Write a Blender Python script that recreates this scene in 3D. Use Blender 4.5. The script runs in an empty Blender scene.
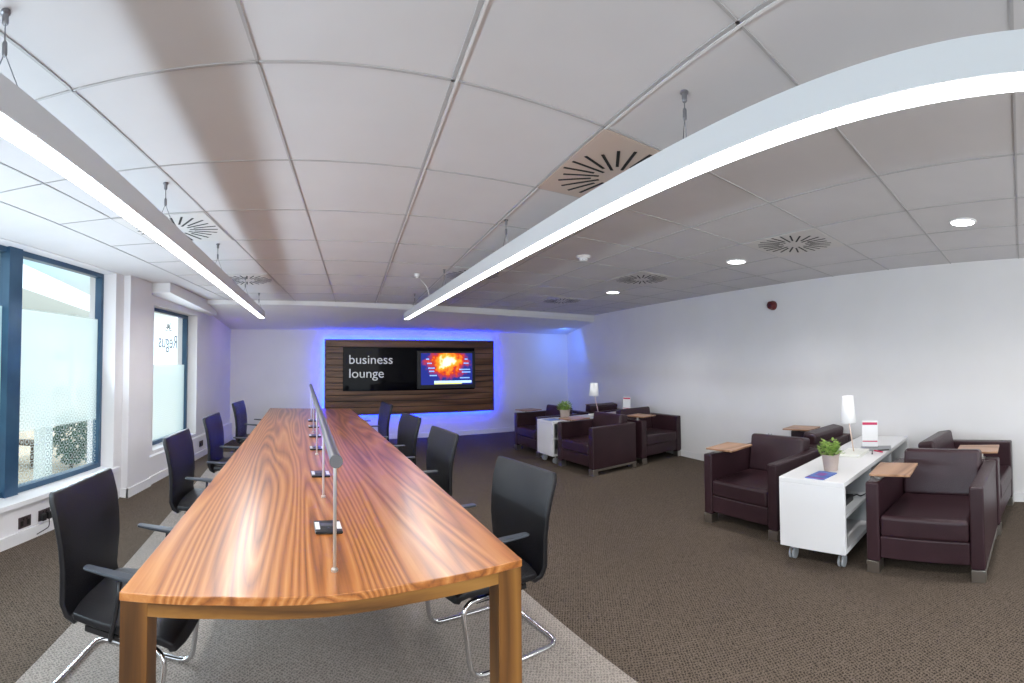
import bpy, bmesh, math, random
from mathutils import Matrix, Vector
random.seed(7)
PI = math.pi
SC = bpy.context.scene
COL = SC.collection

# ------------------------------------------------------------------ helpers
def tag(o, label=None, cat=None, group=None, kind=None):
    if label: o['label'] = label
    if cat: o['category'] = cat
    if group: o['group'] = group
    if kind: o['kind'] = kind
    return o

def empty(name, loc=(0, 0, 0), rz=0, label=None, cat=None, group=None, kind=None):
    o = bpy.data.objects.new(name, None); COL.objects.link(o)
    o.empty_display_size = .1
    o.location = loc; o.rotation_euler = (0, 0, rz)
    return tag(o, label, cat, group, kind)

def copy_tree(o, parent=None):
    c = o.copy(); COL.objects.link(c)
    if parent: c.parent = parent
    for ch in list(o.children):
        copy_tree(ch, c)
    return c

def obj(name, bm, mat, parent=None, smooth=False, bevel=0, segs=2, kind=None, label=None):
    me = bpy.data.meshes.new(name)
    bmesh.ops.recalc_face_normals(bm, faces=bm.faces)
    bm.to_mesh(me); bm.free()
    o = bpy.data.objects.new(name, me); COL.objects.link(o)
    for m in (mat if isinstance(mat, (list, tuple)) else [mat]):
        me.materials.append(m)
    if smooth:
        for p in me.polygons: p.use_smooth = True
    if bevel:
        b = o.modifiers.new('b', 'BEVEL'); b.width = bevel; b.segments = segs; b.limit_method = 'ANGLE'; b.angle_limit = .6
        for p in me.polygons: p.use_smooth = True
        w = o.modifiers.new('w', 'WEIGHTED_NORMAL'); w.keep_sharp = True
    if parent: o.parent = parent
    if kind: o['kind'] = kind
    if label: o['label'] = label
    return o

def BM(): return bmesh.new()

def box(bm, x0, x1, y0, y1, z0, z1, mi=0):
    v = [bm.verts.new(p) for p in ((x0, y0, z0), (x1, y0, z0), (x1, y1, z0), (x0, y1, z0), (x0, y0, z1), (x1, y0, z1), (x1, y1, z1), (x0, y1, z1))]
    for f in ((0, 3, 2, 1), (4, 5, 6, 7), (0, 1, 5, 4), (1, 2, 6, 5), (2, 3, 7, 6), (3, 0, 4, 7)):
        bm.faces.new([v[i] for i in f]).material_index = mi
    return bm

def prism(bm, pts, z0, z1, mi=0):
    """pts: plan polygon; z0/z1 numbers or functions of (x, y)"""
    f0 = z0 if callable(z0) else (lambda x, y: z0)
    f1 = z1 if callable(z1) else (lambda x, y: z1)
    a = [bm.verts.new((x, y, f0(x, y))) for x, y in pts]
    b = [bm.verts.new((x, y, f1(x, y))) for x, y in pts]
    n = len(pts)
    bm.faces.new(list(reversed(a))).material_index = mi
    bm.faces.new(b).material_index = mi
    for i in range(n):
        bm.faces.new((a[i], a[(i + 1) % n], b[(i + 1) % n], b[i])).material_index = mi
    return bm

def tube(bm, pts, r, seg=10, sx=1.0, closed=False):
    """round bar along a polyline; sx flattens it"""
    pts = [Vector(p) for p in pts]; n = len(pts); rings = []
    up = Vector((0, 0, 1))
    prev = None
    for i, p in enumerate(pts):
        if closed: t = (pts[(i + 1) % n] - pts[i - 1]).normalized()
        else: t = (pts[min(i + 1, n - 1)] - pts[max(i - 1, 0)]).normalized()
        if prev is None:
            a = t.cross(up)
            if a.length < .05: a = t.cross(Vector((0, 1, 0)))
        else:
            a = prev - t * prev.dot(t)
        a.normalize(); prev = a; b = t.cross(a).normalized()
        rr = r[i] if isinstance(r, (list, tuple)) else r
        rings.append([bm.verts.new(p + a * math.cos(2 * PI * k / seg) * rr * sx + b * math.sin(2 * PI * k / seg) * rr) for k in range(seg)])
    m = n if closed else n - 1
    for i in range(m):
        A, B = rings[i], rings[(i + 1) % n]
        for k in range(seg):
            bm.faces.new((A[k], A[(k + 1) % seg], B[(k + 1) % seg], B[k]))
    if not closed:
        bm.faces.new(list(reversed(rings[0]))); bm.faces.new(rings[-1])
    return bm

def arc_path(pts, r, n=5):
    """round the corners of a polyline"""
    pts = [Vector(p) for p in pts]; out = [pts[0]]
    for i in range(1, len(pts) - 1):
        a, b, c = pts[i - 1], pts[i], pts[i + 1]
        d1 = (a - b).normalized(); d2 = (c - b).normalized()
        rr = min(r, (a - b).length * .45, (c - b).length * .45)
        p, q = b + d1 * rr, b + d2 * rr
        for k in range(n + 1):
            t = k / n
            out.append(p * (1 - t) ** 2 + b * 2 * t * (1 - t) + q * t * t)
    out.append(pts[-1]); return out

def lathe(bm, prof, cx=0, cy=0, seg=24, mi=0):
    rings = []
    for r, z in prof:
        rings.append([bm.verts.new((cx + r * math.cos(2 * PI * k / seg), cy + r * math.sin(2 * PI * k / seg), z)) for k in range(seg)])
    for A, B in zip(rings, rings[1:]):
        for k in range(seg):
            bm.faces.new((A[k], A[(k + 1) % seg], B[(k + 1) % seg], B[k])).material_index = mi
    bm.faces.new(list(reversed(rings[0]))).material_index = mi
    bm.faces.new(rings[-1]).material_index = mi
    return bm

def xf(bm, M):
    bmesh.ops.transform(bm, matrix=M, verts=bm.verts); return bm

# ------------------------------------------------------------------ materials
def mat(name, col=(.5, .5, .5), rough=.5, metal=0, spec=.5, emit=None, es=0, **k):
    m = bpy.data.materials.new(name); m.use_nodes = True
    b = m.node_tree.nodes['Principled BSDF']
    b.inputs['Base Color'].default_value = (*col, 1)
    b.inputs['Roughness'].default_value = rough
    b.inputs['Metallic'].default_value = metal
    b.inputs['Specular IOR Level'].default_value = spec
    if emit: b.inputs['Emission Color'].default_value = (*emit, 1); b.inputs['Emission Strength'].default_value = es
    if 'alpha' in k: b.inputs['Alpha'].default_value = k['alpha']
    if 'coat' in k: b.inputs['Coat Weight'].default_value = k['coat']; b.inputs['Coat Roughness'].default_value = k.get('coatr', .1)
    return m

class NT:
    def __init__(s, m): s.t = m.node_tree; s.n = s.t.nodes; s.b = s.n.get('Principled BSDF')
    def new(s, ty, **k):
        n = s.n.new(ty)
        for a, v in k.items():
            if a.startswith('i_'):
                key = a[2:]; key = int(key) if key.isdigit() else key.replace('_', ' ')
                n.inputs[key].default_value = v
            else: setattr(n, a, v)
        return n
    def link(s, a, b): s.t.links.new(a, b)
    def ramp(s, fac, stops):
        r = s.n.new('ShaderNodeValToRGB'); cr = r.color_ramp
        while len(cr.elements) < len(stops): cr.elements.new(.5)
        for e, (p, c) in zip(cr.elements, stops): e.position = p; e.color = (*c, 1)
        s.link(fac, r.inputs[0]); return r

def mottled(name, c0, c1, scale, rough=.6, bump=0, bscale=None, **k):
    m = mat(name, c0, rough, **k); t = NT(m)
    tc = t.new('ShaderNodeTexCoord'); no = t.new('ShaderNodeTexNoise', i_Scale=scale, i_Detail=4.0)
    t.link(tc.outputs['Object'], no.inputs['Vector'])
    r = t.ramp(no.outputs['Fac'], [(.3, c0), (.7, c1)]); t.link(r.outputs[0], t.b.inputs['Base Color'])
    if bump:
        n2 = t.new('ShaderNodeTexNoise', i_Scale=bscale or scale * 4, i_Detail=3.0); t.link(tc.outputs['Object'], n2.inputs['Vector'])
        bp = t.new('ShaderNodeBump', i_Strength=bump, i_Distance=.01); t.link(n2.outputs['Fac'], bp.inputs['Height']); t.link(bp.outputs[0], t.b.inputs['Normal'])
    return m

def carpet(name, c0, c1, c2, big=1.2):
    m = mat(name, c0, .95, spec=.1); t = NT(m)
    tc = t.new('ShaderNodeTexCoord')
    mp = t.new('ShaderNodeMapping'); mp.inputs['Rotation'].default_value = (0, 0, .62); t.link(tc.outputs['Object'], mp.inputs[0])
    wx = t.new('ShaderNodeTexWave', i_Scale=21.0, i_Distortion=5.0, i_Detail=2.0, bands_direction='X'); wx.inputs['Detail Scale'].default_value = 3
    wy = t.new('ShaderNodeTexWave', i_Scale=17.0, i_Distortion=6.0, i_Detail=2.0, bands_direction='Y'); wy.inputs['Detail Scale'].default_value = 4
    for w in (wx, wy): t.link(mp.outputs[0], w.inputs['Vector'])
    mx = t.new('ShaderNodeMath', operation='MAXIMUM'); t.link(wx.outputs['Fac'], mx.inputs[0]); t.link(wy.outputs['Fac'], mx.inputs[1])
    n1 = t.new('ShaderNodeTexNoise', i_Scale=big, i_Detail=3.0); t.link(mp.outputs[0], n1.inputs['Vector'])
    n2 = t.new('ShaderNodeTexNoise', i_Scale=150.0, i_Detail=2.0); t.link(mp.outputs[0], n2.inputs['Vector'])
    mu = t.new('ShaderNodeMath', operation='MULTIPLY'); t.link(mx.outputs[0], mu.inputs[0]); t.link(n2.outputs['Fac'], mu.inputs[1])
    r = t.ramp(mu.outputs[0], [(.12, c0), (.55, c1)])
    mix = t.new('ShaderNodeMix', data_type='RGBA', blend_type='MIX'); r2 = t.ramp(n1.outputs['Fac'], [(.35, (0, 0, 0)), (.7, (1, 1, 1))])
    sc = t.new('ShaderNodeMath', operation='MULTIPLY', i_1=.45); t.link(r2.outputs[0], sc.inputs[0])
    t.link(sc.outputs[0], mix.inputs[0]); t.link(r.outputs[0], mix.inputs[6]); mix.inputs[7].default_value = (*c2, 1)
    t.link(mix.outputs[2], t.b.inputs['Base Color'])
    bp = t.new('ShaderNodeBump', i_Strength=.5, i_Distance=.006); t.link(mu.outputs[0], bp.inputs['Height']); t.link(bp.outputs[0], t.b.inputs['Normal'])
    return m

def wood(name, cols, along='Y', freq=3.2, rough=.28, stretch=.13, warp=1.6, fine=.35, coat=.0, off=(0, 0, 0), bleach=0):
    """figured veneer: the grain runs along one axis, cathedral figure from warped rings"""
    m = mat(name, cols[0], rough, spec=.5, coat=coat, coatr=.22); t = NT(m)
    tc = t.new('ShaderNodeTexCoord'); mp = t.new('ShaderNodeMapping')
    s = {'X': (stretch, 1, 1), 'Y': (1, stretch, 1), 'Z': (1, 1, stretch)}[along]
    mp.inputs['Scale'].default_value = s; mp.inputs['Location'].default_value = off
    t.link(tc.outputs['Object'], mp.inputs[0])
    nz = t.new('ShaderNodeTexNoise', i_Scale=2.1, i_Detail=2.0, i_Roughness=.45); t.link(mp.outputs[0], nz.inputs['Vector'])
    mul = t.new('ShaderNodeMath', operation='MULTIPLY', i_1=freq * 6 * warp); t.link(nz.outputs['Fac'], mul.inputs[0])
    sep = t.new('ShaderNodeSeparateXYZ'); t.link(mp.outputs[0], sep.inputs[0])
    ax = {'X': 'Y', 'Y': 'X', 'Z': 'X'}[along]
    m2 = t.new('ShaderNodeMath', operation='MULTIPLY', i_1=freq * 3); t.link(sep.outputs[ax], m2.inputs[0])
    ad = t.new('ShaderNodeMath', operation='ADD'); t.link(mul.outputs[0], ad.inputs[0]); t.link(m2.outputs[0], ad.inputs[1])
    fr = t.new('ShaderNodeMath', operation='PINGPONG', i_1=1.0); t.link(ad.outputs[0], fr.inputs[0])
    mp2 = t.new('ShaderNodeMapping'); mp2.inputs['Scale'].default_value = tuple(v if v == 1 else v * .35 for v in s); t.link(tc.outputs['Object'], mp2.inputs[0])
    nf = t.new('ShaderNodeTexNoise', i_Scale=70.0, i_Detail=3.0, i_Roughness=.6); t.link(mp2.outputs[0], nf.inputs['Vector'])
    nb = t.new('ShaderNodeTexNoise', i_Scale=3.0, i_Detail=1.0); t.link(mp.outputs[0], nb.inputs['Vector'])
    mixf = t.new('ShaderNodeMix', data_type='FLOAT'); mixf.inputs[0].default_value = fine
    t.link(fr.outputs[0], mixf.inputs[2]); t.link(nf.outputs['Fac'], mixf.inputs[3])
    mixg = t.new('ShaderNodeMix', data_type='FLOAT'); mixg.inputs[0].default_value = .35
    t.link(mixf.outputs[0], mixg.inputs[2]); t.link(nb.outputs['Fac'], mixg.inputs[3])
    r = t.ramp(mixg.outputs[0], [(.20, cols[0]), (.36, cols[1]), (.52, cols[2]), (.74, cols[3])])
    t.link(r.outputs[0], t.b.inputs['Base Color'])
    return m

M = {}
M['wall'] = mottled('wall_paint', (.74, .73, .73), (.78, .77, .775), 1.5, .75)
M['wall_l'] = mottled('window_wall_paint', (.74, .73, .745), (.79, .78, .80), 1.5, .7)
M['trimw'] = mat('white_trim_paint', (.8, .8, .81), .45)
M['carpet'] = carpet('dark_brown_carpet', (.034, .026, .020), (.175, .138, .108), (.095, .075, .058), .8)
M['carpet2'] = carpet('light_grey_carpet', (.20, .175, .155), (.42, .375, .335), (.33, .295, .265), .9)
M['walnut'] = wood('polished_walnut', [(.085, .025, .007), (.25, .080, .016), (.41, .142, .029), (.55, .25, .078)], 'Y', 11.0, .33, .06, 1.0, .50, coat=.35)
M['walnut_x'] = wood('walnut_apron', [(.07, .028, .006), (.16, .068, .014), (.25, .115, .024), (.32, .16, .04)], 'X', 6, .3, .12, .5)
M['walnut_z'] = wood('walnut_leg', [(.055, .022, .005), (.12, .048, .010), (.19, .080, .016), (.25, .115, .025)], 'Z', 8, .3, .1, .5)
M['slat'] = wood('dark_walnut_slats', [(.045, .018, .009), (.10, .04, .018), (.16, .07, .032), (.21, .10, .05)], 'X', 7, .4, .08, .5)
M['tablet'] = wood('walnut_tablet', [(.20, .10, .055), (.31, .165, .09), (.40, .225, .13), (.46, .27, .165)], 'X', 8, .35, .12, .5)
M['tablet_d'] = wood('dim_walnut_tablet', [(.16, .12, .09), (.22, .17, .13), (.27, .22, .17), (.32, .26, .2)], 'X', 8, .35, .12, .5)
M['leather'] = mottled('black_leather', (.004, .004, .0055), (.009, .009, .012), 6, .36, .25, 260, spec=.45)
M['plum'] = mottled('aubergine_leather', (.030, .013, .017), (.044, .020, .026), 4, .33, .2, 200, spec=.4)
M['armpad'] = mat('dark_arm_plastic', (.045, .055, .07), .32)
M['chrome'] = mat('polished_chrome', (.72, .73, .75), .12, 1)
M['steel'] = mat('brushed_steel', (.55, .53, .50), .3, 1)
M['alu'] = mat('grey_anodised_tube', (.13, .13, .145), .42, .55)
M['cap'] = mat('dark_end_cap', (.10, .10, .11), .5, .3)
M['white'] = mat('white_lacquer', (.82, .82, .83), .22)
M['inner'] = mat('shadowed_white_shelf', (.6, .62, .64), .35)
M['black'] = mat('black_plastic', (.012, .012, .014), .3)
M['gloss'] = mat('black_glass', (.003, .003, .005), .05, spec=.07)
M['frame'] = mottled('blue_grey_window_frame', (.025, .07, .14), (.05, .12, .20), 3, .3, metal=.2)
M['ceil'] = mottled('ceiling_tile', (.60, .585, .59), (.63, .615, .62), 3, .85)
M['grid'] = mat('ceiling_grid_bar', (.42, .41, .41), .5)
M['gridl'] = mat('ceiling_grid_lip', (.74, .73, .73), .4)
M['slot'] = mat('diffuser_slot', (.01, .01, .01), .7)
M['plate'] = mottled('diffuser_plate', (.60, .58, .56), (.63, .60, .58), 3, .6)
M['beige'] = mat('beige_diffuser_plate', (.56, .45, .38), .6)
M['housing'] = mat('pendant_housing', (.66, .68, .70), .35, .1)
M['tube'] = mat('pendant_diffuser', (1, 1, 1), .5, emit=(.97, .97, 1.0), es=7.0)
M['down'] = mat('downlight_lens', (1, 1, 1), .5, emit=(1, 1, 1), es=5.0)
M['wire'] = mat('steel_wire', (.25, .25, .27), .4, .8)
M['led'] = mat('blue_led', (0, .1, 1), .5, emit=(.0015, .022, 1.0), es=110.0)
M['red'] = mat('red_plastic', (.10, .006, .006), .3)
M['redp'] = mat('crimson_print', (.55, .03, .10), .6)
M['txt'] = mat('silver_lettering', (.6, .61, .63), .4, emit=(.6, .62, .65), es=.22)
M['pot'] = mottled('taupe_pot', (.36, .29, .26), (.44, .36, .32), 8, .7)
M['leaf'] = mottled('fresh_green_leaf', (.10, .26, .03), (.48, .62, .16), 30, .5)
M['soil'] = mat('potting_soil', (.03, .02, .012), .9)
M['shade'] = mat('white_lamp_shade', (.9, .9, .9), .7, emit=(1, 1, 1), es=.05)
M['cream'] = mat('cream_lamp_base', (.80, .81, .74), .3)
M['cream_pole'] = mat('cream_lamp_pole', (.72, .55, .47), .35)
M['paper'] = mat('white_paper', (.85, .85, .86), .6)
M['rubber'] = mat('grey_caster', (.32, .34, .36), .4)
M['tan'] = mottled('outdoor_ground', (.44, .37, .28), (.58, .50, .40), .6, .9)
M['bldg'] = mottled('white_cladding', (.78, .84, .86), (.86, .90, .92), .25, .6)
M['canopy'] = mat('white_canopy', (.80, .92, 1.0), .6)
M['bglass'] = mat('dark_office_glazing', (.10, .17, .20), .15)
M['tree'] = mottled('dark_foliage', (.010, .05, .028), (.03, .11, .05), 5, .8)
M['trunk'] = mat('tree_bark', (.08, .05, .03), .9)
M['stone'] = mottled('pale_column', (.55, .62, .62), (.68, .74, .74), 2, .8)

def film_material(name, lo, hi, fade, opaque=.93):
    """window film: clear glass above and below, frosted band with a pattern of rings and squares that fades down"""
    m = bpy.data.materials.new(name); m.use_nodes = True; t = NT(m); t.n.remove(t.b)
    out = t.n['Material Output']
    tc = t.new('ShaderNodeTexCoord'); sep = t.new('ShaderNodeSeparateXYZ'); t.link(tc.outputs['Object'], sep.inputs[0])
    # squares and rings on a checker of 9 cm cells
    comb = t.new('ShaderNodeCombineXYZ'); t.link(sep.outputs['Y'], comb.inputs[0]); t.link(sep.outputs['Z'], comb.inputs[1])
    ch = t.new('ShaderNodeTexChecker', i_Scale=1 / .07); t.link(comb.outputs[0], ch.inputs['Vector'])
    vm = t.new('ShaderNodeVectorMath', operation='SCALE'); vm.inputs['Scale'].default_value = 1 / .07; t.link(comb.outputs[0], vm.inputs[0])
    vf = t.new('ShaderNodeVectorMath', operation='FRACTION'); t.link(vm.outputs[0], vf.inputs[0])
    vs = t.new('ShaderNodeVectorMath', operation='DISTANCE'); vs.inputs[1].default_value = (.5, .5, 0); t.link(vf.outputs[0], vs.inputs[0])
    ring = t.new('ShaderNodeMath', operation='COMPARE', i_1=.3, i_2=.09); t.link(vs.outputs['Value'], ring.inputs[0])
    pat = t.new('ShaderNodeMath', operation='ABSOLUTE'); sub = t.new('ShaderNodeMath', operation='SUBTRACT')
    t.link(ch.outputs['Fac'], sub.inputs[0]); t.link(ring.outputs[0], sub.inputs[1]); t.link(sub.outputs[0], pat.inputs[0])
    # vertical zones
    r1 = t.new('ShaderNodeMapRange'); r1.inputs['From Min'].default_value = hi; r1.inputs['From Max'].default_value = hi + .01
    r1.inputs['To Min'].default_value = 1; r1.inputs['To Max'].default_value = 0; t.link(sep.outputs['Z'], r1.inputs[0])
    r2 = t.new('ShaderNodeMapRange'); r2.inputs['From Min'].default_value = lo; r2.inputs['From Max'].default_value = fade; t.link(sep.outputs['Z'], r2.inputs[0])
    # pattern coverage: 0 in solid zone -> strong below
    solid = t.new('ShaderNodeMix', data_type='FLOAT'); t.link(r2.outputs[0], solid.inputs[0]); ps = t.new('ShaderNodeMapRange'); ps.inputs['To Min'].default_value = .72; ps.inputs['To Max'].default_value = 1.0; t.link(pat.outputs[0], ps.inputs[0]); t.link(ps.outputs[0], solid.inputs[2]); solid.inputs[3].default_value = 1.0
    low = t.new('ShaderNodeMapRange'); low.inputs['From Min'].default_value = lo - .02; low.inputs['From Max'].default_value = lo
    low.inputs['To Min'].default_value = .42; low.inputs['To Max'].default_value = 1; t.link(sep.outputs['Z'], low.inputs[0])
    pl = t.new('ShaderNodeMath', operation='MULTIPLY', i_1=.38); t.link(pat.outputs[0], pl.inputs[0])
    low.inputs['To Min'].default_value = 0
    mm = t.new('ShaderNodeMix', data_type='FLOAT'); t.link(low.outputs[0], mm.inputs[0]); t.link(pl.outputs[0], mm.inputs[2]); t.link(solid.outputs[0], mm.inputs[3])
    m3 = t.new('ShaderNodeMath', operation='MULTIPLY'); t.link(mm.outputs[0], m3.inputs[0]); t.link(r1.outputs[0], m3.inputs[1])
    m4 = t.new('ShaderNodeMath', operation='MULTIPLY', i_1=opaque); t.link(m3.outputs[0], m4.inputs[0])
    tr = t.new('ShaderNodeBsdfTransparent'); tr.inputs[0].default_value = (.93, .98, .99, 1)
    gl = t.new('ShaderNodeBsdfGlossy', i_Roughness=.02); fr = t.new('ShaderNodeFresnel', i_IOR=1.06)
    g = t.new('ShaderNodeMixShader'); t.link(fr.outputs[0], g.inputs[0]); t.link(tr.outputs[0], g.inputs[1]); t.link(gl.outputs[0], g.inputs[2])
    df = t.new('ShaderNodeBsdfTranslucent'); df.inputs[0].default_value = (.76, .93, .95, 1)
    d2 = t.new('ShaderNodeBsdfDiffuse'); d2.inputs[0].default_value = (.78, .90, .92, 1)
    dm = t.new('ShaderNodeMixShader'); dm.inputs[0].default_value = .3; t.link(df.outputs[0], dm.inputs[1]); t.link(d2.outputs[0], dm.inputs[2])
    mx = t.new('ShaderNodeMixShader'); t.link(m4.outputs[0], mx.inputs[0]); t.link(g.outputs[0], mx.inputs[1]); t.link(dm.outputs[0], mx.inputs[2])
    t.link(mx.outputs[0], out.inputs[0])
    return m
M['film'] = film_material('frosted_pattern_glass', .84, 1.86, 1.35)
M['film2'] = film_material('frosted_pattern_glass_fine', .30, 1.38, 1.30, .9)

# screen picture: orange burst over dark blue with a pale ticker bar
def screen_material():
    m = bpy.data.materials.new('lit_screen'); m.use_nodes = True; t = NT(m); t.n.remove(t.b); out = t.n['Material Output']
    tc = t.new('ShaderNodeTexCoord'); mp = t.new('ShaderNodeMapping'); t.link(tc.outputs['Object'], mp.inputs[0])
    ds = t.new('ShaderNodeVectorMath', operation='DISTANCE'); ds.inputs[1].default_value = (.0, 0, .14)
    mp.inputs['Scale'].default_value = (.75, 0, 1); t.link(mp.outputs[0], ds.inputs[0])
    no = t.new('ShaderNodeTexNoise', i_Scale=9.0, i_Detail=3.0); t.link(tc.outputs['Object'], no.inputs['Vector'])
    a = t.new('ShaderNodeMath', operation='MULTIPLY', i_1=.38); t.link(no.outputs['Fac'], a.inputs[0])
    s = t.new('ShaderNodeMath', operation='ADD'); t.link(ds.outputs['Value'], s.inputs[0]); t.link(a.outputs[0], s.inputs[1])
    r = t.ramp(s.outputs[0], [(.20, (1.6, 1.5, 1.1)), (.32, (1.3, .38, .03)), (.42, (.5, .04, .015)), (.54, (.02, .03, .22))])
    e = t.new('ShaderNodeEmission', i_Strength=1.1); t.link(r.outputs[0], e.inputs[0]); t.link(e.outputs[0], out.inputs[0])
    return m
M['screen'] = screen_material()
M['tick'] = mat('ticker_white', (.6, .8, .9), .5, emit=(.55, .8, .95), es=.8)
M['ticky'] = mat('ticker_yellow', (.8, .8, .1), .5, emit=(.75, .8, .1), es=.8)
M['tickb'] = mat('caption_blue', (.2, .4, .9), .5, emit=(.25, .45, .95), es=.8)

# ------------------------------------------------------------------ room
H = 2.348
XL = lambda y: -2.018 + .165 * (y - 2.9)
XR = lambda y: 4.529 + .158 * (y - .152)
YF = 8.6; YN = -3.4

bm = BM(); prism(bm, [(XL(YN) - .5, YN), (XR(YN) + .3, YN), (XR(YF) + .3, YF + .2), (XL(YF) - .3, YF + .2)], -.06, 0)
obj('floor', bm, M['carpet'], kind='structure')
bm = BM(); prism(bm, [(-1.19, -1.0), (1.45, -1.0), (1.43, 7.4), (-1.05, 7.4)], .0005, .003)
obj('floor_light_carpet', bm, M['carpet2'], kind='structure')
bpy.data.objects['floor_light_carpet'].name = 'floor_carpet_strip'

# ceiling grid frame: I across, J along
def G(i, j): return (.6 * (-.325 + i) + .0975 * j, .677 + .6787 * j)
bulk = lambda x: 6.88 + .085 * (x + .3)
bm = BM(); prism(bm, [(XL(YN) - .5, YN), (XR(YN) + .3, YN), (XR(bulk(5.6)) + .3, bulk(5.9)), (XL(bulk(-1.3)) - .3, bulk(-1.6))], H, H + .06)
ceiling = obj('ceiling', bm, M['ceil'], kind='structure')
# sloping plaster section beyond the tiles
slope = lambda x, y: H - .055 - (y - 6.88) * .150
bm = BM(); prism(bm, [(XL(6.8) - .3, bulk(-1.6)), (XR(7.4) + .3, bulk(5.9)), (XR(YF) + .3, YF + .2), (XL(YF) - .3, YF + .2)], slope, lambda x, y: H + .06)
obj('ceiling_slope', bm, M['wall'], kind='structure')
# white edge between the two
bm = BM(); prism(bm, [(XL(6.8) - .05, bulk(-1.5) - .012), (XR(7.4), bulk(5.7) - .012), (XR(7.4), bulk(5.7) + .03), (XL(6.8) - .05, bulk(-1.5) + .03)], H - .062, H)
obj('trim_1', bm, M['trimw'], kind='structure')
# grid bars
bm = BM()
def bar(p, q, w, mi=0, dz=.004, side=0):
    p = Vector((*p, 0)); q = Vector((*q, 0)); d = (q - p).normalized(); n = Vector((-d.y, d.x, 0))
    a = [p + n * (side - w / 2), q + n * (side - w / 2), q + n * (side + w / 2), p + n * (side + w / 2)]
    prism(bm, [(v.x, v.y) for v in a], H - dz, H + .001, mi)
JN = (YN - .677) / .6787
def jend(i):
    j = 9.2
    for _ in range(5): j = (bulk(G(i, j)[0]) - .677) / .6787
    return j
for i in range(-2, 8):
    main = i in (1, 2)
    bar(G(i, JN), G(i, jend(i)), .012 if main else .009)
    if main: bar(G(i, JN), G(i, jend(i)), .009, 1, .006, side=-.012)
def jx(j):
    x0, x1 = G(-2.62, j), G(8.2, j)
    xw = XR(x1[1]); return x0, (xw, x1[1])
for j in range(-4, 10):
    a, b = jx(j)
    if a[1] < bulk(a[0]): bar(a, b, .010 if j in (-1, 0, 1) else .007)
bar(G(-2.62, JN), G(-2.62, jend(-2.6)), .010)
obj('grid_bars', bm, [M['grid'], M['gridl']], ceiling)

# walls
T = .25
bm = BM(); prism(bm, [(XR(YN), YN), (XR(YF + .2), YF + .2), (XR(YF + .2) + T, YF + .2), (XR(YN) + T, YN)], 0, H)
obj('wall_right', bm, M['wall'], kind='structure')
bm = BM(); box(bm, XL(YF) - .3, XR(YF) + .3, YF, YF + .2, 0, H)
obj('wall_far', bm, M['wall'], kind='structure')
# wall with windows: strips along the slanted line
RD = .14       # recess
OPEN = [(-2.6, 4.50, .33, 2.343), (5.40, 6.86, .36, 2.12)]
WT = .30
def wstrip(bm, y0, y1, z0, z1, d0=0.0, d1=None):
    """block along the window wall, from depth d0 (inside face) out to d1"""
    if d1 is None: d1 = WT
    prism(bm, [(XL(y0) - d0, y0), (XL(y1) - d0, y1), (XL(y1) - d1, y1), (XL(y0) - d1, y0)], z0, z1)
bm = BM()
ys = [YN, OPEN[0][0], OPEN[0][1], OPEN[1][0], OPEN[1][1], YF + .2]
for a, b, z0, z1 in ((ys[0], ys[1], 0, H), (ys[2], ys[3], 0, H), (ys[4], ys[5], 0, H)):
    wstrip(bm, a, b, z0, z1)
for (a, b, z0, z1) in OPEN:
    wstrip(bm, a, b, 0, z0); wstrip(bm, a, b, z1, H)
obj('wall_left', bm, M['wall_l'], kind='structure')
# pilaster between the windows
bm = BM(); wstrip(bm, 4.66, 5.17, 0, H, -.075, .01)
obj('wall_left_pilaster', bm, M['wall_l'], kind='structure')
# skirting
bm = BM(); wstrip(bm, YN, 4.60, 0, .09, -.016, 0)
wstrip(bm, 4.645, 5.185, 0, .095, -.091, -.07); wstrip(bm, 5.17, YF, 0, .09, -.066, -.04)
prism(bm, [(XL(4.60) + .0, 4.645), (XL(4.66) + .091, 4.645), (XL(4.66) + .091, 4.662), (XL(4.60), 4.662)], 0, .095)
obj('baseboard_left', bm, M['trimw'], kind='structure')
bm = BM(); box(bm, XL(YF), XR(YF), YF - .018, YF, 0, .09)
obj('baseboard_far', bm, M['trimw'], kind='structure')
bm = BM(); prism(bm, [(XR(YN), YN), (XR(YF), YF), (XR(YF) - .018, YF), (XR(YN) - .018, YN)], 0, .09)
obj('baseboard_right', bm, M['trimw'], kind='structure')
# low boxed ledge along the window wall beyond the pilaster, and sill boards
bm = BM(); wstrip(bm, 5.17, YF, 0, .30, -.045, 0)
obj('trim_2', bm, M['wall_l'], kind='structure')
bm = BM(); wstrip(bm, -2.6, 4.60, .295, .3365, -.035, RD)
wstrip(bm, 5.17, YF, .30, .318, -.052, 0); wstrip(bm, 5.40, 6.86, .345, .3665, -.01, RD)
obj('trim_3', bm, M['trimw'], kind='structure', bevel=.004)
# boxed pelmet above the second window
bm = BM(); prism(bm, [(XL(5.2) + .28, 5.2), (XL(7.35) + .14, 7.35), (XL(7.35), 7.35), (XL(5.2), 5.2)], lambda x, y: 2.235 - (y - 5.2) * .03, lambda x, y: H)
obj('trim_4', bm, M['trimw'], kind='structure')

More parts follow.
